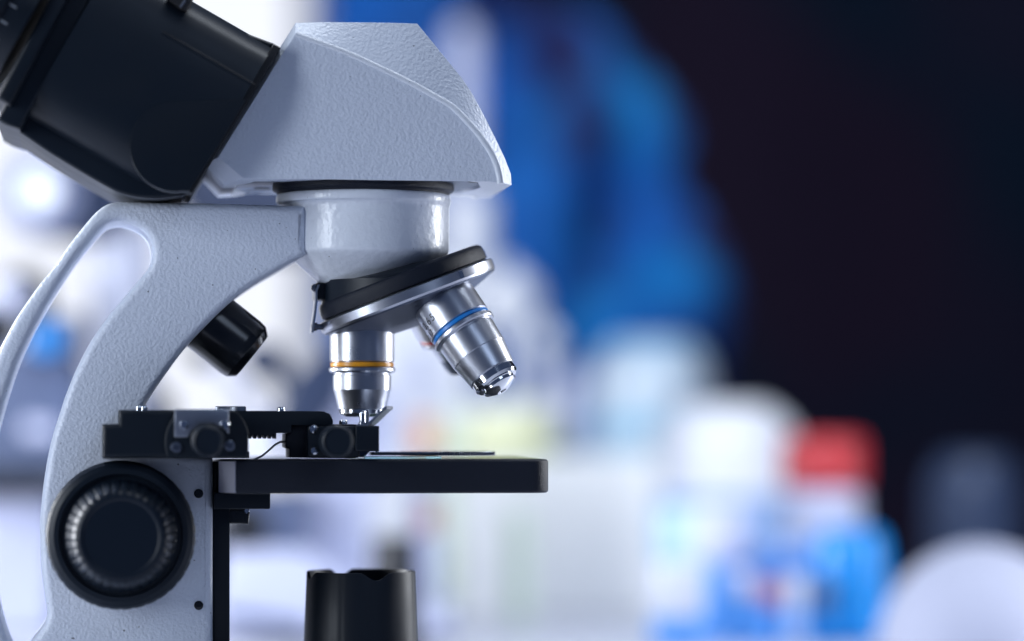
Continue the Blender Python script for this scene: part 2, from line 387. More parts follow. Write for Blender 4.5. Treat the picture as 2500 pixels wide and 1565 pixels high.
# engraved figures wrapped round the blue objective
def engrave(text, d, L, theta_right, em, spacing):
    cu = bpy.data.curves.new('txt', 'FONT'); cu.body = text; cu.size = em; cu.space_character = spacing; cu.align_x = 'RIGHT'
    ob = bpy.data.objects.new('txt', cu); C.objects.link(ob)
    me = bpy.data.meshes.new_from_object(ob.evaluated_get(bpy.context.evaluated_depsgraph_get()))
    bpy.data.objects.remove(ob); bpy.data.curves.remove(cu)
    n0 = RZI @ Vector((0, -1, 0)); n0 = (n0 - d*n0.dot(d)).normalized(); rt = (-d).cross(n0)
    for v in me.vertices:
        th = math.radians(theta_right) + v.co.x / 79.3; n = n0*math.cos(th) + rt*math.sin(th)
        v.co = APEX + d*(L - v.co.y)*K + n*79.25*K
    return me
for me, nm in ((engrave('40/0.65', d_b, 424, -30, 27, 1.25), 'engraved_figures'), (engrave('160/0.17', d_b, 447, -52, 22, 1.1), 'engraved_figures')):
    finish(nm, me, M['ink'], ob_b)

# clamping screw knob under the arm
kd = Vector((.782, 0, -.623)); kc = UP(470, 752, 0)
kc = (UP(573,736,-.0) + UP(458,846,-.0)) / 2 - kd * 60*K
lathe('clamp_knob', kc, kd, k2(rounded([(0,0),(79,0),(79.5,150),(77,168),(62,186),(0,186)], 3)), M['black_gloss'], scope, 96, 24)

# binocular body
def pw(p, w): return (.5*p - .866*w, -.866*p - .5*w)
half = [(254,-.016),(250,-.024),(240,-.031),(222,-.0365),(196,-.0400),(150,-.0418),(90,-.0428),(20,-.0430),(-50,-.0430),(-100,-.0427),(-135,-.0418),(-165,-.0398),(-190,-.0365),(-206,-.0322),(-214,-.027),(-216,-.020)]
bm = bmesh.new(); rows = []
for wq, plow in ((-190,-216),(-300,-216),(-420,-216),(-508,-216),(-545,-213),(-571,-208),(-592,-199),(-608,-189),(-620,-181),(-634,-171)):
    sec = [(254 + (p - 254)*(254 - plow)/(254 + 216), y) for p, y in half]; row = []
    for p, y in sec + [(p, -y) for p, y in reversed(sec)]:
        c = UP(*pw(p, wq), -.043); row.append(bm.verts.new((c.x, y, c.z)))
    rows.append(row)
for A, B in zip(rows[:-1], rows[1:]):
    for i in range(len(A)): bm.faces.new((A[i], A[(i+1) % len(A)], B[(i+1) % len(A)], B[i]))
bm.faces.new(rows[0]); bm.faces.new(rows[-1])
binoc = from_bm('binocular_body', bm, M['black_soft'], scope, 50)
under = [(668,105,1),(460,470,1),(443,478,1),(380,484),(324,479),(274,463),(132,380),(41,319,1),(250,-50,1)]
slab('under_plate', [crv(under, 5)], -0.031, 0.031, 0.0012, M['black_soft'], binoc)
dc = (427, 357)
boss = [(dc[0] + 110*math.cos(math.radians(t)), dc[1] - 110*math.sin(math.radians(t))) for t in range(80, 281, 8)]
boss = boss + [(462,466),(536,350),(600,242)]
slab('prism_cover', [boss], -0.0432, -0.02, .0001, M['black'], binoc)
wv = Vector((-.866, 0, .5)); pv = Vector((.5, 0, .866))
def q(px, py, y): return UP(px, py, y)
slab('collar', [[(217+9,-16+2),(41+7,319-3),(15,305),(-8,292),(168,-42)]], -0.041, 0.040, .0012, M['black_soft'], binoc)
slab('collar_edge', [[(176,-20),(25,258),(-10,238),(140,-40)]], -0.046, 0.045, .0016, M['black'], binoc)
ec = UP(83, 55, -.024)
eye = lathe('eyepiece_tube', ec, wv, k2(rounded([(0,0),(176,0),(176,60),(184,62),(184,200),(170,204),(170,420),(120,430),(0,430)], 3)), M['black'], scope, 96, 25)
ec2 = Vector((ec.x, .024, ec.z))
lathe('eyepiece_tube', ec2, wv, k2(rounded([(0,0),(176,0),(176,60),(184,62),(184,200),(170,204),(170,420),(120,430),(0,430)], 3)), M['black'], scope, 96, 25)
bm = bmesh.new()
for i in range(-4, 5):
    a = math.radians(i * 14 - 3); n = (Vector((0,-1,0))*math.cos(a) + pv*math.sin(a)); t = wv.cross(n)
    c = ec + wv*46*K + n*176*K
    mt = Matrix(((*wv,0),(*t,0),(*n,0),(0,0,0,1))).transposed(); mt.translation = c
    add_box(bm, (-9*K,-2.4*K,-1*K), (9*K,2.4*K,1.0*K), 0, 2, mt)
from_bm('scale_ticks', bm, M['tick'], eye)
a0, b0 = UP(397,76,-.0433), UP(622,206,-.0433)
tube('seam_line', [a0, b0], .00022, M['ink'], binoc, 6)
slab('top_slot', [[(408,-6),(472,-4),(455,26),(440,20)]], -.0436, -.030, .0003, M['ink'], binoc)
tube('slot_glint', [UP(452,0,-.0437), UP(440,18,-.0437)], .0004, M['steel'], binoc, 6)
slab('flange_plate', [[(668,106),(686,116),(470,472),(450,464)]], -.038, .038, .0006, M['ink'], binoc)

# ------------------------------------------------------------------ stage and its mechanical slide holder
ys0, ys1 = -0.036, 0.058
zt, zb_ = UP(900,1122,ys0).z, UP(900,1205,ys0).z
xl, xr = UP(577,1150,ys0).x, UP(1337,1150,-.028).x
yc = ys0 + .010; xc = UP(535,1150,yc).x
def arc(cx, cy, r, a0, a1, n=8): return [(cx + r*math.cos(math.radians(a0+(a1-a0)*i/n)), cy + r*math.sin(math.radians(a0+(a1-a0)*i/n))) for i in range(n+1)]
stage = planform('stage', arc(xr-.007, ys0+.007, .007, -90, 0) + arc(xr-.007, ys1-.007, .007, 0, 90) + [(xl, ys1), (xc, ys1), (xc, yc), (xl, ys0)], zb_, zt, .0011, M['black_grain'], scope)
dv = Vector((xl - xc, ys0 - yc, 0)); ln = dv.length; dv.normalize(); nn = Vector((dv.y, -dv.x, 0)); nn = nn if nn.y < 0 else -nn
mt = Matrix(((*dv,0),(*nn,0),(0,0,1,0),(0,0,0,1))).transposed(); mt.translation = Vector((xc, yc, 0))
box('stage_end_face', (.0002, -.001, zb_+.0003), (ln-.0004, .0003, zt-.0006), M['brushed'], stage, 0, mtx=mt)
xq0, xq1 = UP(521,1300,-.014).x, UP(561,1300,-.014).x
rail = box('slide_rail', (xq0, -.014, .03), (xq1, .022, zb_-.0002), M['black'], scope, .0006)
box('rail_end', (xq0, -.0138, zb_-.0001), (UP(534,1150,-.014).x, .020, zt-.0008), M['black'], rail, .0004)
br = slab('stage_bracket', [[(523,1203),(660,1203),(660,1240),(657,1243),(523,1243)]], -.022, .022, .0004, M['black_soft'], scope)
slab('limit_block', [[(556,1243),(606,1243),(610,1250),(607,1280),(556,1278)]], -.012, .008, .0005, M['black_gloss'], br)
p = UP(602,1247,-.012); lathe('limit_screw', p, (0,-1,0), k2([(0,-30),(7,-30),(7,3),(5,5),(0,5)]), M['chrome'], br, 24)

def screw(name, px, py, y, r, parent, m='chrome', d=(0,-1,0), h=6):
    p = UP(px, py, y); bm = bmesh.new()
    add_lathe(bm, p, d, k2([(r,-4),(r,h*.45),(r*.86,h*.85),(r*.45,h),(r*.42,h*.3),(0,h*.3)]), 28)
    return from_bm(name, bm, M[m], parent, 30)
Y1 = -0.045
carr = slab('slide_carriage', [[(250,1036),(290,1036),(290,1001),(427,1001),(427,1066),(607,1066),(607,1119),(250,1119)]], Y1, -.004, .0016, M['black'], scope)
bar = [(424,1002),(790,1004),(806,1011),(813,1026),(813,1040),(712,1038),(712,1057),(675,1057),(675,1071)]
for i in range(6):
    x = 671 - i*12; bar += [(x, 1071), (x-3, 1062), (x-6, 1062), (x-9, 1071)]
bar += [(599,1070),(599,1103),(609,1103),(609,1119),(424,1119)]
rack = slab('toothed_rack', [bar], -.029, -.012, .0003, M['black'], scope, bres=2)
plate = slab('steel_plate', [[(426,999),(559,999),(559,1060),(548,1047),(520,1034),(490,1036),(470,1050),(458,1067),(426,1067)]], Y1-.0045, Y1-.003, .0003, M['steel'], scope, bres=2)
slab('backing_block', [[(430,1004),(556,1004),(556,1117),(430,1117)]], Y1-.0029, -.030, .0004, M['black'], carr)
ang = [x for x in range(0, 360, 5)]
bp = [(min(607, 506 + 104*math.cos(math.radians(t))), min(1118, max(1004, 1080 - 104*math.sin(math.radians(t))))) for t in ang]
bq = [p for k, p in enumerate(bp) if p != bp[k-1]]
slab('drive_boss', [bq], Y1-.0020, Y1+.004, .0006, M['black'], carr)
cz = UP(508,1077,Y1-.004); dk = Vector((0,-1,0))
def small_knob(px, py, y, r):
    c = UP(px, py, y - .014)
    c = Vector((c.x, y, c.z))
    def rf(rr, h, a): return (rr * (1 - .018*(math.cos(a*36) > .2)) if rr > r*.8*K and .002 < h < .0135 else rr, h)
    return lathe('drive_knob', c, dk, [(0,0),(r*.55*K,0),(r*.55*K,.002),(r*.96*K,.0021),(r*K,.003),(r*K,.013),(r*.93*K,.0145),(r*.82*K,.0150),(r*.76*K,.0146),(0,.0146)], M['black_soft'], scope, 144, 30, rfun=rf)
small_knob(508, 1077, Y1-.005, 38); small_knob(824, 1078, -.042, 39)
for (x, y_) in ((450,1037),(549,1037)): screw('plate_screw', x, y_, Y1-.0046, 11, plate)
for (x, y_) in ((430,1092),(560,1088)): screw('carriage_screw', x, y_, Y1-.0030, 13, carr, 'metal_dark')
for (x, y_) in ((340,999),(352,1000),(686,1003)):
    screw('top_screw', x, y_, -.026, 10, rack, 'chrome', (0,0,1), 9)
c = UP(563, 998, -.02)
def kn(r, h, a): return (r*(1 + .022*math.cos(a*60)), h)
lathe('knurled_nut', c, (0,0,1), k2([(0,-6),(35,-6),(36,-5),(36,4),(34,6),(0,6)]), M['steel'], rack, 240, rfun=kn)
u2 = slab('slide_clamp', [[(712,1038),(752,1036),(869,1036),(869,1119),(707,1117),(706,1096),(697,1092),(697,1060),(710,1056)]], -.026, -.004, .0006, M['black_grain'], scope)
box('clamp_front', UP(752,1040,-.034), UP(872,1118,-.024), M['black'], u2, .0008)
slab('clamp_jaw', [[(868,1040),(926,1040),(926,1102),(868,1102)]], -.036, -.010, .0006, M['black'], u2)
slab('clamp_foot', [[(760,1100),(905,1100),(890,1116),(760,1117)]], -.030, -.010, .0005, M['metal_dark'], u2)
for (x, y_) in ((765,1048),(768,1101)): screw('clamp_screw', x, y_, -.0345, 10, u2)
screw('jaw_screw', 838, 1033, -.022, 10, u2, 'chrome', (0,0,1), 8)
p = UP(884, 1040, -.026); lathe('jaw_post', p, (0,0,1), k2([(0,0),(9,0),(9,8),(6,10),(6,30),(5,33),(0,33)]), M['chrome'], u2, 28)
p = UP(896, 1040, -.016); lathe('jaw_post', p, (0,0,1), k2([(0,0),(5,0),(5,36),(3,38),(0,38)]), M['chrome'], u2, 28)
# bent thumb lever: a sheet rising to the right
bm = bmesh.new(); rows = []
for (px, py) in ((872,1036),(893,1036),(904,1027),(938,994),(944,991)):
    A = UP(px, py, -.030); rows.append([bm.verts.new((A.x, -.030, A.z)), bm.verts.new((A.x + .0, -.030, A.z - .0011)), bm.verts.new((A.x + .0042*(1 if px > 890 else .2), -.008, A.z - .0011)), bm.verts.new((A.x + .0042*(1 if px > 890 else .2), -.008, A.z))])
for A, B in zip(rows[:-1], rows[1:]):
    for i in range(4): bm.faces.new((A[i], A[(i+1)%4], B[(i+1)%4], B[i]))
bm.faces.new(rows[0]); bm.faces.new(rows[-1])
from_bm('thumb_lever', bm, M['steel'], u2)
tube('return_spring', [UP(618,1123,-.02), UP(640,1113,-.02), UP(656,1100,-.02), UP(671,1086,-.02), UP(684,1079,-.02), UP(700,1078,-.02)], .00035, M['steel'], u2, 8)
# flat finger with a round knurled end
hz0, hz1 = zt + .0012, zt + .0025
c = Vector((UP(1094,1112,0.0).x, .0, 0))
def kn2(r, h, a): return (r*(1 + .014*math.cos(a*110)), h)
fin = lathe('holder_finger', c, (0,0,1), [(0,hz0),(113*K,hz0),(114*K,hz0+.0001),(114*K,hz1-.0001),(113*K,hz1),(0,hz1)], M['steel'], u2, 660, rfun=kn2)
box('finger_bar', (UP(905,1110,-.012).x, -.0155, hz0+.0001), (c.x, -.001, hz1-.0001), M['metal_dark'], fin, .0002)
p = UP(920,1104,-.026); lathe('finger_pivot', p, (0,-1,0), k2([(0,0),(4,0),(4,3),(2,5),(0,5)]), M['chrome'], u2, 20)

# coarse and fine focus
yk = -0.030
ck = UP(295, 1307, yk - .008); ck = Vector((ck.x, -.0178, ck.z))
def knurl(r, h, a):
    return (r*(1 - .06*(math.cos(a*36) > .72)), h) if r > .0240 and .006 < h < .0196 else (r, h)
coarse = lathe('focus_knob', ck, dk, [(0,0),(.0140,0),(.0140,.003),(.0242,.0032),(.0248,.0042),(.0248,.0065),(.02485,.0066),(.02485,.0195),(.0247,.0197),(.0240,.0215),(.0222,.0228),(.0205,.0229),(.0202,.0210),(0,.0210)], M['black_soft'], scope, 368, 25, rfun=knurl)
def knurl2(r, h, a): return (r*(1 - .022*max(0, math.cos(a*34))**2), h) if .0245 < h < .0390 and r > .0145 else (r, h)
lathe('fine_focus_knob', ck, dk, [(0,.0205),(.0178,.0205),(.0186,.0222),(.0186,.0240),(.0184,.0246),(.0180,.0262),(.0168,.0330),(.0158,.0372),(.0150,.0386),(.0138,.0394),(.0128,.0395),(.0120,.0391),(0,.0390)], M['black_knob'], coarse, 320, 25, rfun=knurl2)
for py in (1205, 1478): screw('hex_screw', 485, py, -.0181, 11, arm, 'black_gloss', h=3)

# illuminator
def rim(r, h, a):
    if h < zpx(1400): return (r, h)
    return (r, h)
ill_c = Vector((xpx(882), 0, 0)); zi0, zi1 = .034, zpx(1394)
bm = bmesh.new(); seg = 192
def notch(a):
    # a measured from the camera-facing side, positive to the right
    h = 0.0
    for c0, wd, dp in ((19, 19, .0026), (206, 15, .0026), (292, 17, .0026)):
        t = abs((a - c0 + 180) % 360 - 180) / wd
        if t < 1: h -= dp * (math.cos(t*math.pi) + 1) / 2
    return h
rings = []
for (r, z, k) in ((147*K, zi0, 0), (147*K, zpx(1568), 0), (140*K, zpx(1566), 0), (133.5*K, zi1 - .0006, 1), (132.6*K, zi1, 1), (126*K, zi1, 1), (125*K, zi1 - .0006, 1), (124*K, zi1 - .010, 0)):
    ring = []
    for i in range(seg):
        a = 360*i/seg; n = RZI @ Vector((math.sin(math.radians(a)), -math.cos(math.radians(a)), 0))
        rr = r
        for c0, dp in ((72, 2.0), (-28, .8), (-18, .8), (14, .8)):
            t = abs((a - c0 + 180) % 360 - 180)
            if t < 2.0 and r > 130*K and r < 146*K and k == 0: rr -= dp*K*1.2
        ring.append(bm.verts.new(ill_c + n*rr + Vector((0, 0, z + (notch(a) if k else 0)))))
    rings.append(ring)
for A, B in zip(rings[:-1], rings[1:]):
    for i in range(seg): bm.faces.new((A[i], A[(i+1) % seg], B[(i+1) % seg], B[i]))
bm.faces.new(rings[0]); bm.faces.new(rings[-1])
ill = from_bm('illuminator', bm, M['black'], scope, 30)
lathe('lamp_lens', ill_c, (0,0,1), [(0,zi1-.0098),(122*K,zi1-.0098),(90*K,zi1-.006),(40*K,zi1-.004),(0,zi1-.0037)], M['lens'], ill, 64)
# foot of the microscope, below the picture
box('foot', (UP(-80,1700,-.05).x, -.055, 0.0), (UP(1240,1700,-.05).x, .055, .033), M['paint'], scope, .006, 4)

# glass slide on the stage
g = thing('glass_slide', 'thin greenish glass slide lying on the black microscope stage under the yellow ringed objective', 'slide', (X0, 0, zt), PSI)
box('slide_glass', (UP(890,1118,-.03).x, -.030, .00005), (UP(1078,1118,-.03).x, .046, .00105), M['glass'], g, .0001, 1)

# ------------------------------------------------------------------ out of focus things behind
def bmat(name, col, rough=.4, **k): return mat(name, col, rough, **k)
M['backlight'] = bmat('bright_backlight_pane', (0.86, 0.89, 0.98), .4, emit=1.08)
M['wframe'] = bmat('backlight_frame_paint', (0.55, 0.57, 0.70), .4)
M['b_white'] = bmat('white_plastic', (0.78, 0.80, 0.86), .35)
M['b_grey'] = bmat('blue_grey_paint', (0.10, 0.13, 0.23), .4)
M['b_lav'] = bmat('pale_grey_paint', (0.50, 0.53, 0.70), .4)
M['b_black'] = bmat('black_rubber', (0.008, 0.010, 0.016), .4)
M['b_blue'] = bmat('strong_blue_plastic', (0.0, 0.20, 0.58), .3)
M['b_midblue'] = bmat('mid_blue_plastic', (0.08, 0.30, 0.74), .35)
M['b_cyan'] = bmat('pale_cyan_plastic', (0.42, 0.62, 0.78), .3)
M['b_dome'] = bmat('matt_white_plastic', (0.30, 0.32, 0.42), .7)
M['b_red'] = bmat('red_cap_plastic', (0.48, 0.030, 0.038), .4)
M['b_orange'] = bmat('orange_cap_plastic', (0.85, 0.38, 0.18), .35)
M['b_yellow'] = bmat('yellow_green_liquid', (0.72, 0.75, 0.42), .3)
M['b_green'] = bmat('pale_green_plastic', (0.62, 0.72, 0.60), .3)
M['b_dull'] = bmat('dull_red_plastic', (0.42, 0.14, 0.16), .4)
M['b_cream'] = bmat('off_white_card', (0.86, 0.87, 0.86), .5)
M['b_slate'] = bmat('slate_blue_plastic', (0.05, 0.075, 0.15), .4)
M['b_tube'] = bmat('dark_blue_grey_plastic', (0.018, 0.03, 0.07), .4)
M['b_cyan2'] = bmat('pale_blue_plastic', (0.30, 0.46, 0.78), .35)
M['b_ring'] = bmat('grey_ring_plastic', (0.22, 0.25, 0.38), .4)
M['b_column'] = bmat('light_grey_column_paint', (0.40, 0.42, 0.52), .4)
M['b_cap'] = bmat('pale_cap_plastic', (0.55, 0.58, 0.66), .4)
M['b_head'] = bmat('slate_grey_head_paint', (0.022, 0.034, 0.075), .6)
M['b_dkgreen'] = bmat('dark_green_plastic', (0.06, 0.13, 0.10), .4)
M['b_steel'] = bmat('bright_steel', (0.75, 0.78, 0.86), .25, metal=1.0)

def rel(t, v): return Vector(v) - t.location
def bottle(name, label, cat, px, wpx, top, D, m, shoulder=.12, neck=.45, cap=None, capw=None, caph=0, group=None, bottom=0.0, seg=48, wb_=None):
    """a round vessel standing on the bench, given by its silhouette"""
    c = at(px, 1050, D); s = D / FPX; H = at(px, top, D).z; r = wpx/2*s
    t = thing(name, label, cat, (c.x, c.y, 0), 0, group)
    hb = H - caph*s; rb = (wb_ or wpx)/2*s
    prof = rounded([(0,0),(rb,0),(r, hb*(1-shoulder)),(r*neck, hb),(0, hb)], min(r*.35, .008))
    lathe('vessel_body', (0,0,0), (0,0,1), prof, m, t, seg, 40)
    if cap:
        cr = (capw or wpx*neck)/2*s
        lathe('cap', (0,0,0), (0,0,1), rounded([(0,hb-.001),(cr,hb-.001),(cr,H),(0,H)], cr*.25), cap, t, seg, 40)
    return t
def blob(name, px, py, D, r, m, parent, d=(0,-1,0), h=None, seg=40):
    c = at(px, py, D); s = D/FPX; h = (h or r)*s
    return lathe(name, rel(parent, c), d, rounded([(0,0),(r*s,0),(r*s,h),(0,h)], r*s*.25), m, parent, seg, 40)
def bslab(name, pts, D, depth, m, parent, bevel=.003):
    loc = parent.location if parent else Vector()
    def un(px, py, y): return at(px, py, D) - loc
    L = [[(un(p[0], p[1], 0).x, un(p[0], p[1], 0).z) for p in pts]]
    me = plate2d(L, depth/2, bevel, 3)
    me.transform(Matrix.Translation((0, D + CAMY + depth/2 - loc.y, 0)) @ Matrix.Rotation(math.radians(90), 4, 'X'))
    return finish(name, me, m, parent)

# bright window added as the white backdrop, stretched out of frame for rim light
D = 3.74
t = thing('backlight', 'bright white window added to glow behind the left half of the microscope', 'backlight', at(350, 1500, D))
a, b = at(-1700, 1250, D), at(735, -420, D)
box('backlight_pane', rel(t, (a.x, a.y, a.z)), rel(t, (b.x, b.y + .01, b.z)), M['backlight'], t)
for nm, (l, h) in {'jamb': ((b.x, b.z), (a.x, a.z))}.items():
    box('backlight_frame', rel(t, (b.x, b.y - .02, a.z - .05)), rel(t, (b.x + .06, b.y + .04, b.z + .05)), M['wframe'], t, .004)
    box('backlight_frame', rel(t, (a.x - .06, b.y - .02, a.z - .05)), rel(t, (a.x, b.y + .04, b.z + .05)), M['wframe'], t, .004)
    box('backlight_frame', rel(t, (a.x, b.y - .02, a.z - .05)), rel(t, (b.x, b.y + .04, a.z)), M['wframe'], t, .004)

def band(t, px, wpx, y0, y1, D, m):
    s = D/FPX; r = wpx/2*s + .0004; z0, z1 = at(0, y1, D).z, at(0, y0, D).z
    lathe('label_band', (0,0,0), (0,0,1), [(r-.0006,z0),(r,z0),(r,z1),(r-.0006,z1)], m, t, 48, 40, cap=False)
# blue cloth hanging behind the bench
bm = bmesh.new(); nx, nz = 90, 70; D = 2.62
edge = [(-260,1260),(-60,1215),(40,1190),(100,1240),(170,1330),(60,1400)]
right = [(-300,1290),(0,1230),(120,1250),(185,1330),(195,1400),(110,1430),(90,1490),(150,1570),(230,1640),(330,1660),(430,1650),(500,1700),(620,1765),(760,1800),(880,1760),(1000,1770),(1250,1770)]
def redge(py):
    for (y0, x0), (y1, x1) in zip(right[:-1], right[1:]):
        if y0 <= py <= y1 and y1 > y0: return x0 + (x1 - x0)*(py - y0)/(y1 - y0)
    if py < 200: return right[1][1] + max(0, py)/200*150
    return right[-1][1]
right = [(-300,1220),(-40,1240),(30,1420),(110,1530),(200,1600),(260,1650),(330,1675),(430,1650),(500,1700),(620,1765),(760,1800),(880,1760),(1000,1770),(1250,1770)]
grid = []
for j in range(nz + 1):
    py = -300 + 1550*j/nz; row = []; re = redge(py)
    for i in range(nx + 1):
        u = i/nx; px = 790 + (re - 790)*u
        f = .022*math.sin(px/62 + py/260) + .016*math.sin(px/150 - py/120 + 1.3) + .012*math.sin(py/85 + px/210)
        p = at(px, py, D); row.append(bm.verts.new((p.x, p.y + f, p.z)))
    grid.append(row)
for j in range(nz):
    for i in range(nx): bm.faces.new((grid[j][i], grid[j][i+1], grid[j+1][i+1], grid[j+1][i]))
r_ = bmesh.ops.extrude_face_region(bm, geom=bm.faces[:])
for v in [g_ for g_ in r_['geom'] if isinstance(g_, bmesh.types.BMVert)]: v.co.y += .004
m = bpy.data.materials.new('blue_cloth_painted_shade'); m.use_nodes = True; nt = m.node_tree; pb = nt.nodes['Principled BSDF']; pb.inputs['Roughness'].default_value = .8
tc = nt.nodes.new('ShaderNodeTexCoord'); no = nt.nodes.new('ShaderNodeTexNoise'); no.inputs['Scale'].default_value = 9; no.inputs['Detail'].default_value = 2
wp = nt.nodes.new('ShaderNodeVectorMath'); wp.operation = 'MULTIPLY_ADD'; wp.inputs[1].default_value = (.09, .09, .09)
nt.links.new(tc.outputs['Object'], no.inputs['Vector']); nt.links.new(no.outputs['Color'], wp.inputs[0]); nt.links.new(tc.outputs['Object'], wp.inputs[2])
last = None  # navy patches paint the fold shade into the cloth colour
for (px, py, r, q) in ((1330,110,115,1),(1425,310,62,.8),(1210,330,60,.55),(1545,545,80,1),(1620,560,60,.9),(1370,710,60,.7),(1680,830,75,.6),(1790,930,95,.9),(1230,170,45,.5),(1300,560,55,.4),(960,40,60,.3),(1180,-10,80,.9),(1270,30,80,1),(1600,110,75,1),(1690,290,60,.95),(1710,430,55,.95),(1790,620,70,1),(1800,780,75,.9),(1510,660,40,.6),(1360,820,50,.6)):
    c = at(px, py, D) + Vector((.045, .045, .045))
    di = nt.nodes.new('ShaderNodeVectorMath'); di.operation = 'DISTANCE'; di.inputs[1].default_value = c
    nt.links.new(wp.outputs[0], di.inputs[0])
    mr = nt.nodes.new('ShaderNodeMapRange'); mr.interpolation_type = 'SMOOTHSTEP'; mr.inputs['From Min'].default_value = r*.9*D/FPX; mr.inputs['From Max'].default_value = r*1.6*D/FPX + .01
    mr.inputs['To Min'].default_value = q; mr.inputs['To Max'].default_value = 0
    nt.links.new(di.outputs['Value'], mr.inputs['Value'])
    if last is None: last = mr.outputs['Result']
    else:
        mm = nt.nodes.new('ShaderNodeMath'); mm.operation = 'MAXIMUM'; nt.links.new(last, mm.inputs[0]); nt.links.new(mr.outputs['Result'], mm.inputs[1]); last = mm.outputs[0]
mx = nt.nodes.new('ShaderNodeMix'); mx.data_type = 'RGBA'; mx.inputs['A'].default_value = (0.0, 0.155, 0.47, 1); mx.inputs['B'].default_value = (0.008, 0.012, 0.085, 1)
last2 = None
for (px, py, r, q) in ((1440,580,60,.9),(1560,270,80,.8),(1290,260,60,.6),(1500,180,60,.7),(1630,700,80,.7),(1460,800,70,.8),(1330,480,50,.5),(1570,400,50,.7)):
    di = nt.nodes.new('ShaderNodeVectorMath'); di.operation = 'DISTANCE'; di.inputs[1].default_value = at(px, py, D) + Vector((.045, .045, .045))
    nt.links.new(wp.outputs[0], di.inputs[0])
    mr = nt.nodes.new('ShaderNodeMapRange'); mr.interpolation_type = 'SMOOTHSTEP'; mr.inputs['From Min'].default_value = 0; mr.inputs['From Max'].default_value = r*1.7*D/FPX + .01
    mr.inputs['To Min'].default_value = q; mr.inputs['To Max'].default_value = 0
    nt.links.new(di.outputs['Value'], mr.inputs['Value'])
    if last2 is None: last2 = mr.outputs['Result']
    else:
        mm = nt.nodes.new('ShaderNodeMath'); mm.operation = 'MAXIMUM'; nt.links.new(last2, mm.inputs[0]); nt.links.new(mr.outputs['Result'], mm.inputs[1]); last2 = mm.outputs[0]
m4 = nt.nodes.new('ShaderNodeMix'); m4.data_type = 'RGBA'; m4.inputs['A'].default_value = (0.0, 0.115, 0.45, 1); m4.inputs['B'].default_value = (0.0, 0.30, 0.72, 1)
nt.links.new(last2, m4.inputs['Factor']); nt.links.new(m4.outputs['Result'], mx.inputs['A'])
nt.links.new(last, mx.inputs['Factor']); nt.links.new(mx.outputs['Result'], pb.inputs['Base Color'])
tag(from_bm('blue_cloth', bm, m, None, 80), 'large blurred blue cloth with fold shade in its colour hanging behind the bench', 'cloth')

# second microscope, far left
D = 1.78
t = thing('microscope', 'blurred pale microscope seen through and left of the open carrying handle', 'microscope', (at(150,1050,D).x, at(150,1050,D).y, 0), 0)
bslab('arm', [(-160,860),(150,840),(195,880),(200,1100),(150,1300),(150,1530),(-160,1530)], D+.03, .04, M['b_grey'], t)
bslab('foot', [(-300,1210),(110,1210),(130,1300),(130,1548),(-300,1548)], D-.02, .10, M['b_lav'], t)
bslab('stage', [(-200,1150),(120,1150),(120,1200),(-200,1200)], D-.06, .12, M['b_black'], t)
c = at(300, 540, D+.03); lathe('column', rel(t, (c.x, c.y, 0)), (0,0,1), [(0,0),(.019,0),(.019,c.z-.006),(.014,c.z),(0,c.z)], M['b_column'], t, 48)
k_ = blob('focus_knob', 100, 470, D, 100, M['b_ring'], t, h=40); blob('knob_centre', 104, 468, D-.012, 46, M['b_white'], t, h=30)
bslab('eyepiece_tube', [(150,380),(300,410),(310,560),(190,590),(60,570),(40,430)], D+.004, .04, M['b_tube'], t)
bslab('prism_head', [(336,392),(400,380),(740,380),(740,620),(470,610),(440,500),(336,486)], D+.05, .04, M['b_head'], t)
blob('side_knob', 66, 725, D, 66, M['b_black'], t); blob('side_knob', -4, 800, D, 62, M['b_black'], t); bslab('tube_joint', [(60,760),(190,770),(200,860),(60,870)], D+.02, .03, M['b_grey'], t)
blob('lamp_glass', 24, 725, D-.03, 36, M['b_lav'], t, h=10); blob('filter_disc', 112, 826, D-.02, 40, M['b_blue'], t, h=8)
blob('lens', 82, 1048, D-.02, 26, M['b_lav'], t, h=12); blob('lens', 118, 1050, D-.02, 22, M['b_lav'], t, h=12)

# third microscope, straight behind the objectives
D = 1.74
t = thing('microscope', 'blurred white and black microscope behind the objectives, seen above and below the stage', 'microscope', (at(760,1050,D).x, at(760,1050,D).y, 0), 0)
bslab('arm', [(750,1190),(720,1100),(700,1020),(760,930),(840,900),(930,940),(980,1040),(900,1200),(890,1548),(730,1548)], D+.02, .04, M['b_lav'], t)
bslab('eyepiece_tube', [(700,930),(790,840),(860,880),(830,980),(770,1060),(690,1090),(670,1010)], D-.03, .04, M['b_tube'], t)
bslab('foot', [(540,1345),(730,1345),(900,1460),(1100,1500),(1100,1548),(520,1548)], D-.05, .12, M['b_lav'], t)
bslab('foot_slot', [(540,1490),(745,1520),(745,1545),(540,1515)], D-.056, .004, M['b_grey'], t, .001)
bslab('side_panel', [(560,1195),(745,1195),(745,1400),(700,1400),(560,1345)], D-.01, .03, M['b_grey'], t)
blob('focus_knob', 600, 1285, D-.03, 62, M['b_black'], t, h=50)
blob('side_knob', 492, 868, D, 32, M['b_black'], t); blob('side_knob', 645, 880, D, 50, M['b_tube'], t); blob('side_knob', 392, 985, D, 34, M['b_black'], t)
bslab('stage', [(370,1040),(690,1030),(700,1130),(370,1130)], D+.05, .02, M['b_white'], t)
bslab('knob_arm', [(630,862),(672,845),(745,960),(700,1000)], D+.004, .012, M['b_tube'], t)
bslab('stage_arm', [(470,850),(515,850),(690,1050),(640,1050)], D+.01, .012, M['b_lav'], t)
bslab('stage_arm', [(370,960),(420,960),(420,1060),(370,1060)], D+.01, .012, M['b_tube'], t)

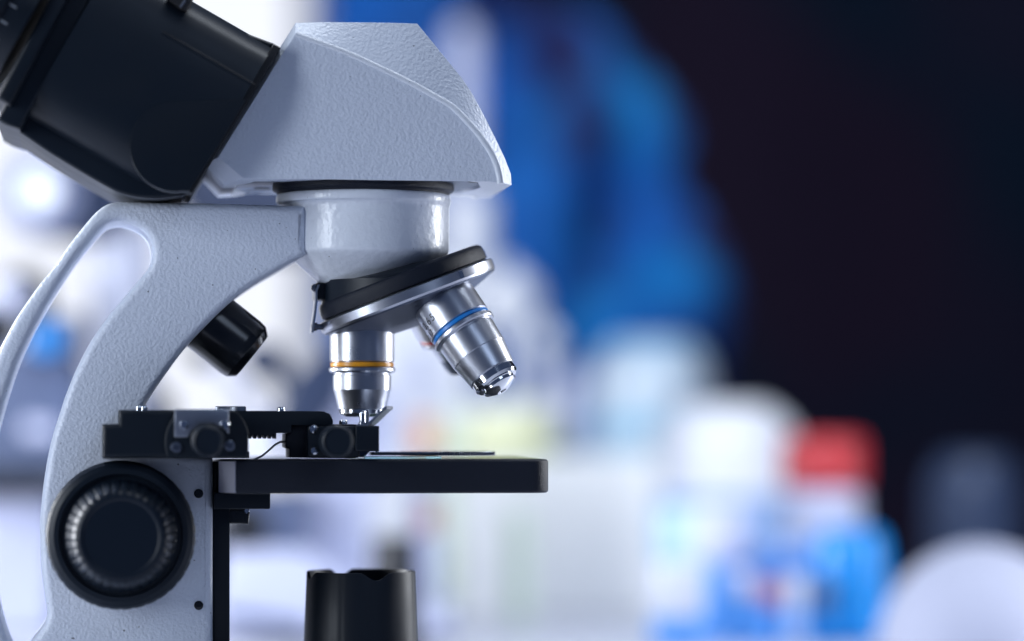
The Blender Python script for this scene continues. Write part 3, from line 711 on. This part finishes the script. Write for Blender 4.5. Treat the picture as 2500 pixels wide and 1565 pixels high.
t = thing('instrument_case', 'blurred white instrument case in the gap between the yellow and the blue ringed objectives', 'instrument', (at(1030,1050,2.3).x, at(1030,1050,2.3).y, 0))
s = 2.3/FPX; box('case_body', (-150*s, -.03, 0), (130*s, .05, at(0,640,2.3).z), M['b_white'], t, .012, 4)
bslab('control_panel', [(985,830),(1045,830),(1045,1000),(985,1000)], 2.266, .006, M['b_lav'], t, .001)
# pale stand with a round flask
D = 2.35
t = thing('lab_stand', 'blurred pale upright post rising behind the right side of the microscope head', 'stand', (at(1130,1050,D).x, at(1130,1050,D).y, 0), 0)
c = at(1130, 60, D); lathe('post', (0,0,0), (0,0,1), [(0,0),(.0125,0),(.0125,c.z-.01),(.009,c.z),(0,c.z)], M['b_lav'], t, 32)
c = at(1142, 470, D); lathe('clamp_sleeve', rel(t, (c.x, c.y-.005, at(0,690,D).z)), (0,0,1), rounded([(0,0),(.018,0),(.018,.066),(0,.066)], .004), M['b_white'], t, 32)
box('stand_foot', (-.05,-.04,0), (.05,.04,.012), M['b_lav'], t, .003)
def flask(px, py, r, D, label):
    c = at(px, py, D); s = D/FPX; t = thing('flask', label, 'flask', (c.x, c.y, 0)); R = r*s; z0 = c.z
    prof = [(0,0),(R*.6,0),(R*.5,.006),(R*.25,.02),(R*.22,z0-R*1.05)] + [(R*math.cos(math.radians(a)), z0 + R*math.sin(math.radians(a))) for a in range(-75, 76, 10)] + [(R*.28,z0+R*1.2),(0,z0+R*1.2)]
    lathe('flask_body', (0,0,0), (0,0,1), prof, M['b_white'], t, 40, 60); return t
flask(1240, 740, 78, 2.25, 'larger blurred white globe glowing beside the blue ringed objective')
flask(1325, 838, 42, 2.18, 'smaller blurred pale globe beside the larger white globe')

# bottles and boxes on the bench
t = bottle('bottle', 'tall blurred pale blue bottle standing left of the white rounded container', 'bottle', 1590, 280, 830, 2.25, M['b_cyan'], .1, .7)
band(t, 1590, 280, 905, 960, 2.25, M['b_white'])
bottle('bottle', 'blurred lavender bottle between the yellow jar and the tall pale blue bottle', 'bottle', 1375, 190, 905, 2.3, M['b_lav'], .1, .7)
t = bottle('container', 'large blurred white container with a rounded top behind the red capped bottle', 'container', 1770, 350, 985, 1.98, M['b_white'], .12, .6)
band(t, 1770, 350, 1205, 1330, 1.98, M['b_cyan2'])
bottle('bottle', 'blurred pale bottle with a wide red cap right of the white container', 'bottle', 2010, 190, 1065, 1.84, M['b_lav'], .05, .9, M['b_red'], 205, 125)
bottle('bottle', 'blurred dark slate bottle standing in the dark behind the white dome', 'bottle', 2380, 230, 1110, 2.15, M['b_slate'], .2, .7)
t = bottle('jar', 'blurred yellow green jar just above the right end of the stage', 'jar', 1250, 230, 985, 2.05, M['b_yellow'], .06, .85)
band(t, 1250, 230, 1000, 1030, 2.05, M['b_cream'])
bottle('pot', 'small blurred dark green pot beside the yellow green jar above the stage end', 'pot', 1372, 70, 1085, 2.0, M['b_dkgreen'], .1, .8)
bottle('jar', 'blurred pale green jar beside the orange capped vial', 'jar', 1120, 110, 1010, 2.1, M['b_green'], .06, .85)
bottle('vial', 'slim blurred vial with an orange cap next to the yellow objective', 'vial', 1035, 60, 1020, 1.95, M['b_lav'], .05, .9, M['b_orange'], 58, 90)
t = thing('carton', 'wide blurred off white carton below the right end of the stage', 'carton', (at(1370,1050,1.98).x, at(1370,1050,1.98).y, 0))
s = 1.98/FPX; box('carton_body', (-255*s, -.02, 0), (240*s, .03, at(0,1112,1.98).z), M['b_cream'], t, .004)
bottle('vial', 'blurred pale yellow vial in front of the off white carton', 'vial', 1150, 70, 1290, 1.90, M['b_cream'], .1, .7)
bottle('vial', 'blurred pale green vial in front of the off white carton', 'vial', 1268, 60, 1240, 1.90, M['b_green'], .1, .7)
bottle('bottle', 'blurred black bottle standing right behind the black illuminator', 'bottle', 962, 112, 1308, 1.62, M['b_black'], .03, .95, wb_=140)
bottle('vial', 'blurred vial with a dull red cap behind the black bottle', 'vial', 1045, 60, 1235, 1.80, M['b_lav'], .05, .9, M['b_dull'], 50, 60)
bottle('beaker', 'blurred light blue beaker left of the blue rack', 'beaker', 1690, 190, 1235, 1.78, M['b_cyan'], .03, .95)
t = thing('tube_rack', 'blurred mid blue tube rack under the red capped bottle', 'rack', (at(1880,1050,1.74).x, at(1880,1050,1.74).y, 0))
s = 1.74/FPX; box('rack_body', (-170*s, -.02, 0), (185*s, .02, at(0,1370,1.74).z), M['b_midblue'], t, .004)
box('rack_top', (-120*s, -.012, at(0,1371,1.74).z), (150*s, .012, at(0,1318,1.74).z), M['b_cyan2'], t, .004)
bottle('pot', 'blurred strong blue pot at the right end of the blue rack', 'pot', 2075, 190, 1288, 1.70, M['b_blue'], .25, .85)
bottle('vial', 'blurred small blue vial with a round white cap left of the blue rack', 'vial', 1655, 130, 1375, 1.66, M['b_midblue'], .1, .9, M['b_cap'], 135, 130)
bottle('vial', 'blurred blue vial with a pale lavender cap beside the light blue beaker', 'vial', 1755, 130, 1235, 1.72, M['b_midblue'], .1, .9, M['b_lav'], 140, 135)
for (px, top, wd, capm, bm_, lab) in ((1812, 1392, 62, 'b_lav', 'b_midblue', 'blurred tube with a pale cap, first of the tubes before the blue rack'),
                                (1878, 1418, 56, 'b_dull', 'b_midblue', 'blurred tube with a dull red cap standing before the blue rack'),
                                (1940, 1405, 60, 'b_cap', 'b_cyan2', 'blurred tube with a whitish cap and pale blue body before the blue rack'),
                                (2006, 1425, 54, 'b_slate', 'b_blue', 'blurred tube with a dark slate cap next to the strong blue pot')):
    bottle('tube', lab, 'tube', px, wd, top, 1.68, M[bm_], .05, .9, M[capm], wd, 58, group='tubes before the blue rack')
c = at(2395, 1050, 1.60); s = 1.60/FPX
t = thing('dome_lid', 'large blurred white dome resting on the bench at the lower right corner', 'lid', (c.x, c.y, 0))
R = 258*s; H = at(0,1325,1.60).z
lathe('dome_shell', (0,0,0), (0,0,1), [(0,0)] + [(R*math.cos(math.radians(a)), H*math.sin(math.radians(a))) for a in range(0, 90, 6)] + [(0,H)], M['b_dome'], t, 64, 80)
